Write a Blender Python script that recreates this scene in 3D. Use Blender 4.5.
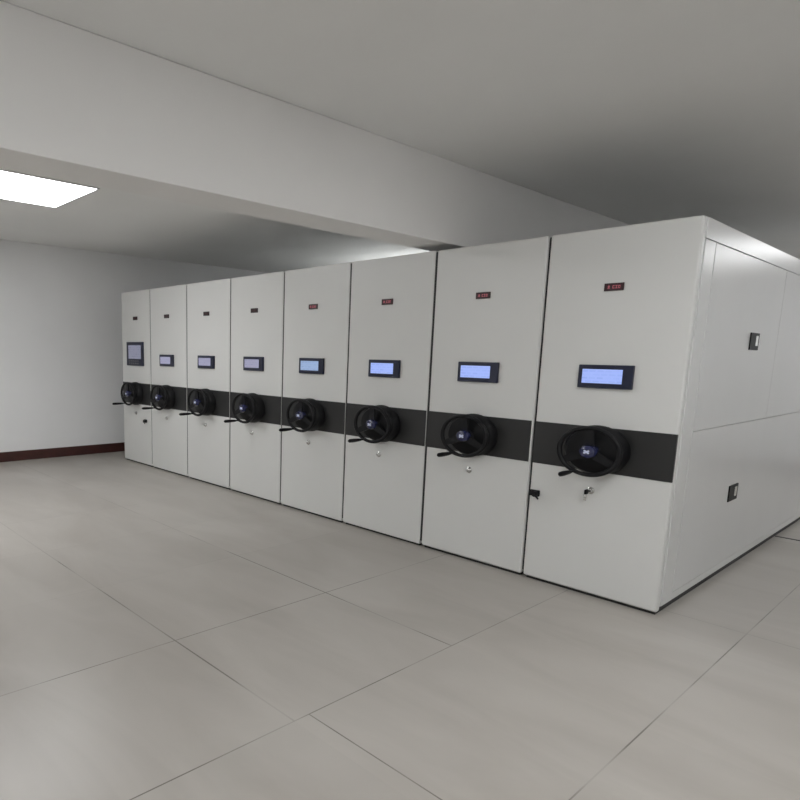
import bpy, bmesh, math, random
from mathutils import Vector, Matrix

for o in list(bpy.data.objects):
    bpy.data.objects.remove(o, do_unlink=True)
scene = bpy.context.scene
COL = scene.collection

# ------------------------------------------------------------------ camera
F_PX, PX, PY = 629.94, 277.55, 458.52            # focal length and principal point (800 px frame)
YAW, PITCH, ROLL = 0.8664, -0.1638, 0.0181
cam_d = bpy.data.cameras.new('camera')
cam = bpy.data.objects.new('camera', cam_d)
COL.objects.link(cam)
cam_d.sensor_width = 36.0
cam_d.lens = F_PX * 36.0 / 800.0
cam_d.shift_x = (400 - PX) / 800.0
cam_d.shift_y = (PY - 400) / 800.0
cam_d.clip_start = 0.05
fw = Vector((-math.sin(YAW) * math.cos(PITCH), math.cos(YAW) * math.cos(PITCH), math.sin(PITCH)))
rt = Vector((math.cos(YAW), math.sin(YAW), 0))
up = rt.cross(fw)
r2 = math.cos(ROLL) * rt + math.sin(ROLL) * up
u2 = -math.sin(ROLL) * rt + math.cos(ROLL) * up
M = Matrix((r2, u2, -fw)).transposed().to_4x4()
M.translation = Vector((1.3038, -4.2438, 1.5773))
cam.matrix_world = M
scene.camera = cam

# ------------------------------------------------------------------ world, exposure
world = bpy.data.worlds.new('world')
scene.world = world
world.use_nodes = True
world.node_tree.nodes['Background'].inputs[0].default_value = (0.9, 0.95, 1.0, 1)
world.node_tree.nodes['Background'].inputs[1].default_value = 0.0
scene.view_settings.view_transform = 'Standard'
scene.view_settings.look = 'None'
scene.view_settings.gamma = 1.0
scene.view_settings.use_curve_mapping = False
scene.view_settings.exposure = 0.0
LAMP = 12.4            # strength of the ceiling panels
# lamp centres (x, y, label); the fill panels are added out of view
LAMPS = [(-4.93, -2.22, 'square-cornered white LED ceiling panel, lit, in the left ceiling bay'),
         (1.25, -1.9, 'lit LED ceiling panel over the open floor before the right end of the row'),
         (2.75, 1.9, 'added dim fill panel on the ceiling beside the latched cabinet side'),  # added out of view to brighten the ceiling, kept weak for the cabinet side
         (1.35, 5.9, 'lit LED ceiling panel over the right-hand aisle'),
         (-4.87, 4.4, 'added fill light panel hidden behind the shelving row, left bay'),  # unseen extra panel, brightens the cabinet tops and the ceiling above
         (-4.87, -5.1, 'added fill light panel near the front wall, left bay'),  # extra panel behind the camera, added for room brightness
         (1.15, -5.3, 'added fill light panel near the front wall, right bay')]  # unseen companion panel, also added to brighten the room

# ------------------------------------------------------------------ materials
def new_mat(name):
    m = bpy.data.materials.new(name)
    m.use_nodes = True
    return m, m.node_tree, m.node_tree.nodes['Principled BSDF']

def mat(name, col, rough=0.5, metal=0.0, coat=0.0, var=0.0, scale=3.0, bump=0.0, bscale=200.0, spec=0.5):
    m, nt, b = new_mat(name)
    b.inputs['Base Color'].default_value = (*col, 1)
    b.inputs['Roughness'].default_value = rough
    b.inputs['Metallic'].default_value = metal
    b.inputs['Coat Weight'].default_value = coat
    b.inputs['Coat Roughness'].default_value = 0.15
    b.inputs['Specular IOR Level'].default_value = spec
    tc = nt.nodes.new('ShaderNodeTexCoord')
    if var > 0:
        n = nt.nodes.new('ShaderNodeTexNoise')
        n.inputs['Scale'].default_value = scale
        n.inputs['Detail'].default_value = 4
        nt.links.new(tc.outputs['Object'], n.inputs['Vector'])
        r = nt.nodes.new('ShaderNodeValToRGB')
        r.color_ramp.elements[0].position = 0.3
        r.color_ramp.elements[1].position = 0.7
        r.color_ramp.elements[0].color = (*[c * (1 - var) for c in col], 1)
        r.color_ramp.elements[1].color = (*[min(1, c * (1 + var)) for c in col], 1)
        nt.links.new(n.outputs['Fac'], r.inputs['Fac'])
        nt.links.new(r.outputs['Color'], b.inputs['Base Color'])
    if bump > 0:
        n2 = nt.nodes.new('ShaderNodeTexNoise')
        n2.inputs['Scale'].default_value = bscale
        nt.links.new(tc.outputs['Object'], n2.inputs['Vector'])
        bp = nt.nodes.new('ShaderNodeBump')
        bp.inputs['Strength'].default_value = bump
        bp.inputs['Distance'].default_value = 0.002
        nt.links.new(n2.outputs['Fac'], bp.inputs['Height'])
        nt.links.new(bp.outputs['Normal'], b.inputs['Normal'])
    return m

def emit(name, col, strength, dim=None, sx=0, sz=0):
    """screen / lamp face; with dim, faint rows of unreadable text blocks"""
    m, nt, b = new_mat(name)
    b.inputs['Base Color'].default_value = (0.02, 0.02, 0.02, 1)
    b.inputs['Roughness'].default_value = 0.25
    b.inputs['Emission Color'].default_value = (*col, 1)
    b.inputs['Emission Strength'].default_value = strength
    if dim:
        tc = nt.nodes.new('ShaderNodeTexCoord')
        mp = nt.nodes.new('ShaderNodeMapping')
        mp.inputs['Rotation'].default_value = (math.radians(90), 0, 0)
        nt.links.new(tc.outputs['Object'], mp.inputs['Vector'])
        br = nt.nodes.new('ShaderNodeTexBrick')
        br.inputs['Color1'].default_value = (*col, 1)
        br.inputs['Color2'].default_value = (*dim, 1)
        br.inputs['Mortar'].default_value = (*col, 1)
        br.inputs['Scale'].default_value = 1
        br.inputs['Brick Width'].default_value = sx
        br.inputs['Row Height'].default_value = sz
        br.inputs['Mortar Size'].default_value = sz * 0.28
        nt.links.new(mp.outputs['Vector'], br.inputs['Vector'])
        nt.links.new(br.outputs['Color'], b.inputs['Emission Color'])
    return m

M_WALL = mat('wall_paint', (0.86, 0.86, 0.86), 0.75, var=0.02, scale=1.2, bump=0.15, bscale=120)
M_CEIL = mat('ceiling_paint', (0.88, 0.88, 0.865), 0.85, var=0.02, scale=0.8, bump=0.1, bscale=90)
M_BEAM = mat('beam_paint', (0.88, 0.87, 0.855), 0.85, var=0.02, scale=1.0, bump=0.1, bscale=90)
M_BASE = mat('baseboard_wood', (0.055, 0.016, 0.013), 0.4, var=0.2, scale=6)
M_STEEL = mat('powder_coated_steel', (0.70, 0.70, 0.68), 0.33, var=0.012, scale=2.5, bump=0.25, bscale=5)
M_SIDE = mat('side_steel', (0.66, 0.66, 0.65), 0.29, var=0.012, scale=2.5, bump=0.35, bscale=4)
M_DARK = mat('dark_gap_rubber', (0.018, 0.018, 0.018), 0.6)
M_BAND = mat('charcoal_band', (0.018, 0.018, 0.018), 0.42, var=0.06, scale=8)
M_BLACK = mat('black_plastic', (0.006, 0.006, 0.007), 0.5, spec=0.25)
M_GREYPL = mat('grey_plastic', (0.10, 0.10, 0.11), 0.4)
M_NAVY = mat('navy_hub', (0.015, 0.018, 0.07), 0.2, coat=0.5)
M_EMBLEM = mat('emblem_silver', (0.62, 0.66, 0.85), 0.3)
M_BEZEL = mat('bezel_navy_black', (0.008, 0.011, 0.035), 0.3)
M_CHROME = mat('chrome', (0.62, 0.62, 0.6), 0.22, metal=0.9)
M_BADGE = mat('badge_maroon', (0.028, 0.004, 0.007), 0.45)
M_RED = emit('badge_led_red', (0.85, 0.22, 0.27), 0.5)
M_BADGE_DIM = mat('badge_charcoal', (0.022, 0.013, 0.015), 0.45)
M_RED_DIM = emit('badge_led_dim', (0.5, 0.12, 0.14), 0.10)
M_SCR_BLUE = emit('screen_blue', (0.36, 0.48, 0.98), 0.95, (0.30, 0.41, 0.90), 0.05, 0.022)
M_SCR_CYAN = emit('screen_cyan', (0.36, 0.50, 0.78), 0.80, (0.30, 0.43, 0.70), 0.05, 0.022)
M_SCR_LILAC = emit('screen_lilac', (0.42, 0.42, 0.60), 0.72, (0.35, 0.35, 0.52), 0.05, 0.022)
M_SCR_MAIN = emit('screen_main', (0.30, 0.31, 0.42), 0.65, (0.22, 0.23, 0.32), 0.07, 0.03)
M_LAMP = emit('lamp_diffuser', (0.97, 0.985, 1.0), LAMP)
M_LAMP_FILL = emit('fill_diffuser_dimmer', (0.97, 0.985, 1.0), LAMP * 0.4)  # weaker face for the added fill panel, so the cabinet side stays darker
M_ALU = mat('lamp_frame_aluminium', (0.75, 0.75, 0.75), 0.4)
M_RAIL = mat('rail_steel', (0.06, 0.06, 0.058), 0.45, metal=0.6)

def floor_mat():
    m, nt, b = new_mat('floor_tiles')
    N, L = nt.nodes, nt.links
    tc = N.new('ShaderNodeTexCoord')
    sep = N.new('ShaderNodeSeparateXYZ')
    L.new(tc.outputs['Object'], sep.inputs[0])
    def math_n(op, a, bb=None, c=None):
        n = N.new('ShaderNodeMath'); n.operation = op
        for i, v in enumerate((a, bb, c)):
            if v is None: continue
            if isinstance(v, (int, float)): n.inputs[i].default_value = v
            else: L.new(v, n.inputs[i])
        return n.outputs[0]
    def joint(coord, off, pitch, half):
        s = math_n('DIVIDE', math_n('SUBTRACT', coord, off), pitch)
        f = math_n('ABSOLUTE', math_n('SUBTRACT', s, math_n('ROUND', s)))
        d = math_n('MULTIPLY', f, pitch)
        return math_n('LESS_THAN', d, half)
    right = math_n('GREATER_THAN', sep.outputs['X'], -0.5595)
    gx = math_n('MULTIPLY', joint(sep.outputs['X'], -0.5595, 0.996, 0.0032), math_n('MULTIPLY_ADD', math_n('LESS_THAN', sep.outputs['X'], -2.1), -0.75, 1.0))
    gya = math_n('MULTIPLY', joint(sep.outputs['Y'], -1.3686, 1.168, 0.0045), math_n('MULTIPLY_ADD', math_n('LESS_THAN', sep.outputs['X'], -3.25), -0.6, 1.0))
    gya = math_n('MULTIPLY', gya, math_n('LESS_THAN', sep.outputs['Y'], -0.6))
    gyb = joint(sep.outputs['Y'], 0.15, 2.6, 0.0034)
    gy = math_n('ADD', math_n('MULTIPLY', gya, math_n('SUBTRACT', 1.0, right)), math_n('MULTIPLY', gyb, right))
    g = math_n('MAXIMUM', gx, gy)
    # broken, half-filled joints: noise decides how dark a stretch of joint is
    ns = N.new('ShaderNodeTexNoise'); ns.inputs['Scale'].default_value = 1.7
    L.new(tc.outputs['Object'], ns.inputs['Vector'])
    mr = N.new('ShaderNodeMapRange')
    mr.inputs['From Min'].default_value = 0.36; mr.inputs['From Max'].default_value = 0.58
    mr.inputs['To Min'].default_value = 0.18; mr.inputs['To Max'].default_value = 1.0
    L.new(ns.outputs['Fac'], mr.inputs['Value'])
    gf = math_n('MULTIPLY', g, mr.outputs[0])
    n1 = N.new('ShaderNodeTexNoise'); n1.inputs['Scale'].default_value = 1.1
    n1.inputs['Detail'].default_value = 5; n1.inputs['Distortion'].default_value = 0.6
    mp = N.new('ShaderNodeMapping'); mp.inputs['Scale'].default_value = (0.7, 2.0, 1)
    L.new(tc.outputs['Object'], mp.inputs['Vector']); L.new(mp.outputs[0], n1.inputs['Vector'])
    cr = N.new('ShaderNodeValToRGB')
    cr.color_ramp.elements[0].position = 0.32; cr.color_ramp.elements[1].position = 0.68
    cr.color_ramp.elements[0].color = (0.375, 0.347, 0.312, 1)
    cr.color_ramp.elements[1].color = (0.455, 0.428, 0.392, 1)
    L.new(n1.outputs['Fac'], cr.inputs['Fac'])
    # each tile a hair different
    vx = math_n('FLOOR', math_n('DIVIDE', math_n('SUBTRACT', sep.outputs['X'], -0.5595), 0.996))
    vy = math_n('FLOOR', math_n('DIVIDE', math_n('SUBTRACT', sep.outputs['Y'], -1.3686), 1.168))
    wn = N.new('ShaderNodeTexWhiteNoise'); wn.noise_dimensions = '2D'
    cb = N.new('ShaderNodeCombineXYZ'); L.new(vx, cb.inputs[0]); L.new(vy, cb.inputs[1])
    L.new(cb.outputs[0], wn.inputs['Vector'])
    tv = math_n('MULTIPLY_ADD', wn.outputs['Value'], 0.06, 0.97)
    hs = N.new('ShaderNodeHueSaturation'); L.new(cr.outputs[0], hs.inputs['Color']); L.new(tv, hs.inputs['Value'])
    mx = N.new('ShaderNodeMix'); mx.data_type = 'RGBA'
    L.new(gf, mx.inputs[0]); L.new(hs.outputs[0], mx.inputs[6])
    mx.inputs[7].default_value = (0.16, 0.145, 0.125, 1)
    L.new(mx.outputs[2], b.inputs['Base Color'])
    b.inputs['Roughness'].default_value = 0.33
    b.inputs['Specular IOR Level'].default_value = 0.4
    return m
M_FLOOR = floor_mat()

# ------------------------------------------------------------------ mesh helpers
def box(bm, x0, x1, y0, y1, z0, z1, bevel=0.0, seg=2, sel=None):
    vs = [bm.verts.new((x, y, z)) for x in (x0, x1) for y in (y0, y1) for z in (z0, z1)]
    idx = [(0, 1, 3, 2), (4, 6, 7, 5), (0, 4, 5, 1), (2, 3, 7, 6), (0, 2, 6, 4), (1, 5, 7, 3)]
    fs = [bm.faces.new([vs[i] for i in f]) for f in idx]
    if bevel > 0:
        es = set(e for f in fs for e in f.edges)
        if sel: es = [e for e in es if sel(e)]
        bmesh.ops.bevel(bm, geom=list(es), offset=bevel, segments=seg, profile=0.5, affect='EDGES')

def cyl(bm, p0, p1, r0, r1=None, n=28):
    r1 = r0 if r1 is None else r1
    p0, p1 = Vector(p0), Vector(p1)
    d = p1 - p0
    q = d.to_track_quat('Z', 'Y').to_matrix().to_4x4()
    q.translation = (p0 + p1) / 2
    bmesh.ops.create_cone(bm, cap_ends=True, segments=n, radius1=r0, radius2=r1, depth=d.length, matrix=q)

def lathe_y(bm, prof, cx, cz, n=40):
    """revolve (y, r) profile about the Y axis through (cx, cz)"""
    rings = []
    for y, r in prof:
        if r < 1e-6:
            rings.append([bm.verts.new((cx, y, cz))])
        else:
            rings.append([bm.verts.new((cx + r * math.cos(2 * math.pi * i / n), y, cz + r * math.sin(2 * math.pi * i / n))) for i in range(n)])
    for a, b in zip(rings[:-1], rings[1:]):
        for i in range(n):
            j = (i + 1) % n
            if len(a) == 1 and len(b) == 1: continue
            if len(a) == 1: bm.faces.new((a[0], b[i], b[j]))
            elif len(b) == 1: bm.faces.new((a[i], b[0], a[j]))
            else: bm.faces.new((a[i], b[i], b[j], a[j]))

def torus_y(bm, cx, cy, cz, R, r, n=56, k=12):
    rings = []
    for i in range(n):
        a = 2 * math.pi * i / n
        ring = []
        for j in range(k):
            b = 2 * math.pi * j / k
            rr = R + r * math.cos(b)
            ring.append(bm.verts.new((cx + rr * math.cos(a), cy + r * math.sin(b), cz + rr * math.sin(a))))
        rings.append(ring)
    for i in range(n):
        for j in range(k):
            bm.faces.new((rings[i][j], rings[(i + 1) % n][j], rings[(i + 1) % n][(j + 1) % k], rings[i][(j + 1) % k]))

def obj(name, bm, m, parent=None, smooth=False):
    bmesh.ops.recalc_face_normals(bm, faces=bm.faces)
    me = bpy.data.meshes.new(name)
    bm.to_mesh(me); bm.free()
    me.materials.append(m)
    if smooth:
        me.shade_smooth() if hasattr(me, 'shade_smooth') else None
        try: me.set_sharp_from_angle(angle=math.radians(35))
        except Exception: pass
    o = bpy.data.objects.new(name, me)
    COL.objects.link(o)
    if smooth:
        wn = o.modifiers.new('weighted', 'WEIGHTED_NORMAL'); wn.keep_sharp = True
    if parent: o.parent = parent
    return o

def bxo(name, dims, m, parent=None, bevel=0.0, seg=2):
    bm = bmesh.new(); box(bm, *dims, bevel=bevel, seg=seg)
    return obj(name, bm, m, parent, smooth=bevel > 0)

def struct(name, dims, m):
    o = bxo(name, dims, m)
    o['kind'] = 'structure'
    return o

def thing(name, label, cat, loc=(0, 0, 0), group=None):
    o = bpy.data.objects.new(name, None); COL.objects.link(o)
    o.location = loc; o['label'] = label; o['category'] = cat
    o.empty_display_size = 0.1
    if group: o['group'] = group
    return o

# ------------------------------------------------------------------ the room
XL, XR, YF, YB, ZC = -7.94, 3.8, -6.4, 7.4, 3.05
struct('floor', (XL, XR, YF, YB, -0.12, 0.0), M_FLOOR)
struct('ceiling', (XL, XR, YF, YB, ZC, ZC + 0.15), M_CEIL)
struct('wall_left', (XL - 0.15, XL, YF, YB, 0, ZC), M_WALL)
struct('wall_right', (XR, XR + 0.15, YF, YB, 0, ZC), M_WALL)
struct('wall_front', (XL, XR, YF - 0.15, YF, 0, ZC), M_WALL)
struct('wall_back', (XL, XR, YB, YB + 0.15, 0, ZC), M_WALL)
bm = bmesh.new(); box(bm, -2.065, -1.745, YF, YB, 2.45, ZC, bevel=0.008)
o = obj('trim_1', bm, M_BEAM, smooth=True); o['kind'] = 'structure'   # ceiling beam
for nm, d in (('baseboard_left', (XL, XL + 0.018, YF, YB, 0, 0.14)),
              ('baseboard_right', (XR - 0.018, XR, YF, YB, 0, 0.14)),
              ('baseboard_front', (XL + 0.018, XR - 0.018, YF, YF + 0.018, 0, 0.14)),
              ('baseboard_back', (XL + 0.018, XR - 0.018, YB - 0.018, YB, 0, 0.14))):
    bm = bmesh.new(); box(bm, *d, bevel=0.004)
    o = obj(nm, bm, M_BASE, smooth=True); o['kind'] = 'structure'

# ceiling panels
for x, y, lab in LAMPS:
    t = thing('ceiling_light', lab, 'ceiling light', (x, y, ZC), 'LED ceiling panels')
    hx, hy = 0.50, 0.62
    bm = bmesh.new()
    for d in ((-hx - .02, hx + .02, -hy - .02, -hy), (-hx - .02, hx + .02, hy, hy + .02), (-hx - .02, -hx, -hy, hy), (hx, hx + .02, -hy, hy)):
        box(bm, *d, -0.012, 0.0)
    obj('frame', bm, M_ALU, t)
    bxo('diffuser', (-hx, hx, -hy, hy, -0.014, 0.0), M_LAMP_FILL if 2 < x and 0 < y else M_LAMP, t)

# ------------------------------------------------------------------ mobile shelving
H, PITCH_X, WID = 2.4, 0.9117, 0.894
DEPTH = 5.32
BZ0, BZ1 = 0.853, 1.147
GROUP = 'mobile shelving cabinets side by side in one row'

def handwheel(cx, parent):
    """spoked wheel on a dished mount; the mount is the part, ring, spokes, hub and crank hang from it"""
    cz = 0.998
    bm = bmesh.new()
    lathe_y(bm, [(-0.006, 0.0), (-0.006, 0.172), (-0.040, 0.170), (-0.070, 0.152), (-0.082, 0.10), (-0.092, 0.05), (-0.125, 0.036), (-0.125, 0.0)], cx, cz)
    w = obj('handwheel', bm, M_BLACK, parent, smooth=True)
    bm = bmesh.new(); torus_y(bm, cx, -0.135, cz, 0.160, 0.0145)
    obj('rim', bm, M_BLACK, w, smooth=True)
    for k in range(3):
        a = math.radians(90 + 120 * k)
        bm = bmesh.new()
        ca, sa = math.cos(a), math.sin(a)
        r0, r1, w0, w1 = 0.03, 0.158, 0.030, 0.022
        pts = [(r0, -w0), (r1, -w1), (r1, w1), (r0, w0)]
        lo = [bm.verts.new((cx + r * ca - s * sa, -0.128, cz + r * sa + s * ca)) for r, s in pts]
        hi = [bm.verts.new((cx + r * ca - s * sa, -0.143, cz + r * sa + s * ca)) for r, s in pts]
        bm.faces.new(lo); bm.faces.new(hi[::-1])
        for i in range(4): bm.faces.new((lo[i], hi[i], hi[(i + 1) % 4], lo[(i + 1) % 4]))
        bmesh.ops.bevel(bm, geom=list(bm.edges), offset=0.003, segments=2, affect='EDGES')
        obj('spoke', bm, M_BLACK, w, smooth=True)
    bm = bmesh.new()
    lathe_y(bm, [(-0.12, 0.0), (-0.12, 0.048), (-0.145, 0.048), (-0.158, 0.040), (-0.164, 0.025), (-0.166, 0.0)], cx, cz)
    obj('hub_cap', bm, M_NAVY, w, smooth=True)['label'] = 'dark blue domed hub cap'
    # round pale emblem of two crossing strokes on the hub
    bm = bmesh.new()
    for a in (35, -35):
        ca, sa = math.cos(math.radians(a)), math.sin(math.radians(a))
        L_, wd = 0.017, 0.0055
        q = [(-L_, -wd), (L_, -wd), (L_, wd), (-L_, wd)]
        f0 = [bm.verts.new((cx + u * ca - v * sa, -0.1655 - 0.0004 * (a > 0), cz + u * sa + v * ca)) for u, v in q]
        f1 = [bm.verts.new((cx + u * ca - v * sa, -0.1685 - 0.0004 * (a > 0), cz + u * sa + v * ca)) for u, v in q]
        bm.faces.new(f0); bm.faces.new(f1[::-1])
        for i in range(4): bm.faces.new((f0[i], f1[i], f1[(i + 1) % 4], f0[(i + 1) % 4]))
    obj('emblem', bm, M_EMBLEM, w)
    # crank handle stands out from the rim, bottom left
    hx, hz = cx - 0.082, cz - 0.140
    bm = bmesh.new()
    cyl(bm, (hx, -0.13, hz), (hx, -0.19, hz), 0.007)
    lathe_y(bm, [(-0.175, 0.0), (-0.175, 0.010), (-0.20, 0.013), (-0.27, 0.0165), (-0.318, 0.0155), (-0.330, 0.009), (-0.331, 0.0)], hx, hz, 20)
    obj('crank_handle', bm, M_BLACK, w, smooth=True)
    # the wheel is a little wider than tall
    for ob in [w] + [c for c in w.children if c.name.split('.')[0] != 'crank_handle']:
        for v in ob.data.vertices:
            v.co.x = cx + (v.co.x - cx) * 1.19
            v.co.z = cz + (v.co.z - cz) * 0.94
    return w

def screen(parent, x0, x1, z0, z1, ml, mr, mt, mb, sm, keys=False):
    bz = bxo('control_screen', (x0, x1, -0.022, 0.002, z0, z1), M_BEZEL, parent, bevel=0.005)
    bz['label'] = 'dark framed touch screen'
    bxo('display', (x0 + ml, x1 - mr, -0.0245, -0.018, z0 + mb, z1 - mt), sm, bz)
    if keys:
        for r in range(2):
            for c in range(5):
                kx = x0 + ml + 0.008 + c * 0.061
                kz = z0 + 0.022 + r * 0.033
                bxo('key', (kx, kx + 0.045, -0.026, -0.020, kz, kz + 0.02), M_GREYPL, bz, bevel=0.002)
    return bz

def badge(parent, cx, dim=False):
    x0, x1, z0, z1 = cx - 0.059, cx + 0.059, 2.010, 2.057
    b = bxo('number_badge', (x0, x1, -0.008, 0.002, z0, z1), M_BADGE_DIM if dim else M_BADGE, parent, bevel=0.002)
    b['label'] = 'small near-black sign plate' if dim else 'small dark red sign plate'
    # the lit red marks: too coarse in the photo to read, kept as the little block shapes seen
    bm = bmesh.new()
    def blk(u0, v0, u1, v1):
        box(bm, x0 + u0, x0 + u1, -0.0095, -0.006, z0 + v0, z0 + v1)
    blk(0.022, 0.015, 0.036, 0.019); blk(0.022, 0.024, 0.036, 0.028); blk(0.027, 0.0145, 0.031, 0.034)
    for k in range(3):
        u = 0.052 + k * 0.017
        blk(u, 0.014, u + 0.012, 0.018); blk(u, 0.028, u + 0.012, 0.032)
        blk(u, 0.018, u + 0.003, 0.028) if k != 1 else blk(u + 0.0045, 0.018, u + 0.0075, 0.028)
        blk(u + 0.009, 0.021, u + 0.012, 0.028) if k == 2 else None
    obj('red_marks', bm, M_RED_DIM if dim else M_RED, b)
    return b

def lock(parent, cx, key):
    z = 0.722; x = cx - 0.018
    bm = bmesh.new()
    lathe_y(bm, [(0.002, 0.0), (0.002, 0.024), (-0.006, 0.024), (-0.010, 0.017), (-0.020, 0.015), (-0.022, 0.012), (-0.022, 0.0)], x, z, 28)
    l = obj('lock', bm, M_CHROME, parent, smooth=True)
    l['label'] = 'round chrome cylinder lock'
    if key:
        bm = bmesh.new()
        box(bm, x - 0.004, x + 0.004, -0.050, -0.020, z - 0.006, z + 0.006)
        box(bm, x - 0.008, x + 0.008, -0.085, -0.048, z - 0.016, z + 0.016, bevel=0.005)
        obj('key', bm, M_BLACK, l, smooth=True)['label'] = 'black headed key in the lock'
        bm = bmesh.new()
        torus_y(bm, x, -0.080, z - 0.022, 0.010, 0.0015, 20, 6)
        box(bm, x - 0.009, x + 0.009, -0.083, -0.077, z - 0.058, z - 0.030, bevel=0.002)
        obj('key_tag', bm, M_CHROME, l, smooth=True)['label'] = 'silver spare key hanging'
    return l

def latch(parent, x, z):
    bm = bmesh.new()
    box(bm, x - 0.040, x + 0.030, -0.020, 0.002, z - 0.020, z + 0.024, bevel=0.006)
    cyl(bm, (x + 0.008, -0.015, z), (x + 0.008, -0.045, z), 0.020)
    l = obj('side_latch', bm, M_BLACK, parent, smooth=True)
    l['label'] = 'black lever latch'
    bm = bmesh.new()
    cyl(bm, (x + 0.006, -0.042, z), (x + 0.042, -0.046, z - 0.030), 0.008, 0.006, 16)
    obj('lever', bm, M_BLACK, l, smooth=True)
    return l

def unit(k, label):
    """built round its own origin: right front floor corner of the pitch cell at x = 0"""
    t = thing('mobile_shelving_unit', label, 'storage cabinet', (-k * PITCH_X, 0, 0), GROUP)
    x0, x1 = (-0.81 if k == 7 else -WID), 0.0
    cx = -0.40 if k == 7 else -0.453 if k == 0 else -0.465
    bxo('cabinet_body', (x0 + 0.012, x1 - (0.004 if k == 0 else 0.012), 0.035, DEPTH, 0.045, H - 0.002), M_SIDE, t, bevel=0.004)
    bm = bmesh.new(); box(bm, x0, x1, 0.0, 0.050, 0.020, H, bevel=0.014 if k < 2 else 0.006, seg=4)
    obj('front_panel', bm, M_STEEL, t, smooth=True)
    bxo('band', (x0 + 0.001, x1 - (0.001 if k == 0 else 0.010 if k == 1 else 0.003), -0.004, 0.02, BZ0, BZ1), M_BAND, t, bevel=0.0015)['label'] = 'charcoal horizontal band'
    bxo('base', (x0 + 0.02, x1 - 0.015, 0.022, DEPTH - 0.03, 0.0, 0.045), M_DARK, t)['label'] = 'black recessed plinth'
    if k < 7:
        bxo('gap_seal', (x0 - 0.0175, x0 - 0.0005, 0.022 if k == 0 else 0.007, 0.046, 0.05, H - 0.01), M_DARK, t)['label'] = 'dark rubber strip along the joint'
    handwheel(cx, t)
    badge(t, cx, k > 3)
    if k == 7:
        screen(t, -0.64, -0.17, 1.385, 1.712, 0.06, 0.05, 0.045, 0.095, M_SCR_MAIN, keys=True)['label'] = 'tall control panel with screen above keys'
    else:
        sm = (M_SCR_BLUE, M_SCR_BLUE, M_SCR_BLUE, M_SCR_CYAN, M_SCR_LILAC, M_SCR_LILAC, M_SCR_LILAC)[k]
        screen(t, cx - 0.165, cx + 0.174, 1.398, 1.548, 0.028, 0.062, 0.028, 0.032, sm)
    lock(t, cx, k == 0)
    if k == 0: latch(t, -0.845, 0.637)
    if k == 7: latch(t, -0.14, 0.63)
    return t

LABELS = [
 'off-white shelving cabinet nearest the camera, its latched right side exposed',
 'off-white shelving cabinet directly left of the nearest one, without key or latch',
 'off-white shelving cabinet third from the right end, ceiling beam passing over it',
 'off-white shelving cabinet fourth from the right end, just left of the one under the beam',
 'off-white shelving cabinet fourth from the far left end, blue-grey display',
 'off-white shelving cabinet third from the far left end of the row',
 'off-white shelving cabinet second from the far left end, small display',
 'farthest off-white shelving cabinet at the left wall, with tall control panel',
]
units = [unit(k, LABELS[k]) for k in range(8)]

# the exposed right side of the nearest cabinet: framed steel doors
t = units[0]
zt, zm, zb_ = 2.275, 1.150, 0.105
DOORS = [(0.235, 1.925, True), (1.925, 3.615, True), (3.615, 5.27, True), (0.235, 3.615, False), (3.615, 5.27, False)]
for ya, yb, up_ in DOORS:
    z0, z1 = (zm + 0.002, zt) if up_ else (zb_, zm - 0.002)
    bm = bmesh.new()
    box(bm, -0.006, 0.006, ya + 0.003, yb - 0.003, z0, z1, bevel=0.003, seg=2)
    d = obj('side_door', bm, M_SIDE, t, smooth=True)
    if ya > 1: continue
    yc, zc_ = (1.285, 1.728) if up_ else (1.275, 0.632)
    hnd = bxo('door_latch', (0.003, 0.014, yc - 0.105, yc + 0.105, zc_ - 0.060, zc_ + 0.060), M_BLACK, d, bevel=0.003)
    hnd['label'] = 'black recessed pull latch'
    # the third level ends here, so the pale paddle is set into the latch mesh as a second material
    bm = bmesh.new()
    bm.from_mesh(hnd.data)
    n0 = len(bm.faces)
    box(bm, 0.0135, 0.0165, yc + 0.015, yc + 0.070, zc_ - 0.030, zc_ + 0.040, bevel=0.001)
    bm.faces.ensure_lookup_table()
    hnd.data.materials.append(M_CHROME)
    for f in bm.faces[n0:]: f.material_index = 1
    bm.to_mesh(hnd.data); bm.free()
# end trim: top rail and front post lie flush round the doors
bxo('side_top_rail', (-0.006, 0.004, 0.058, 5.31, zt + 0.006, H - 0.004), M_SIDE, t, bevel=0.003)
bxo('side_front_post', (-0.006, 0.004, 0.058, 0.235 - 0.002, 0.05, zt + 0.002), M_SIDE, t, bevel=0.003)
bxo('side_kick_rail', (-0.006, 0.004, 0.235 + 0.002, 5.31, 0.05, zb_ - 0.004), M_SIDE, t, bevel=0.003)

# floor rails the row rolls on, running on past its right end
for y, lab in ((2.93, 'dark steel floor rail running out from under the right side of the row'),):
    bm = bmesh.new()
    box(bm, -0.01, 2.6, y - 0.014, y + 0.014, 0.0, 0.004)
    o = obj('floor_rail', bm, M_RAIL)
    o['label'] = lab; o['category'] = 'rail'
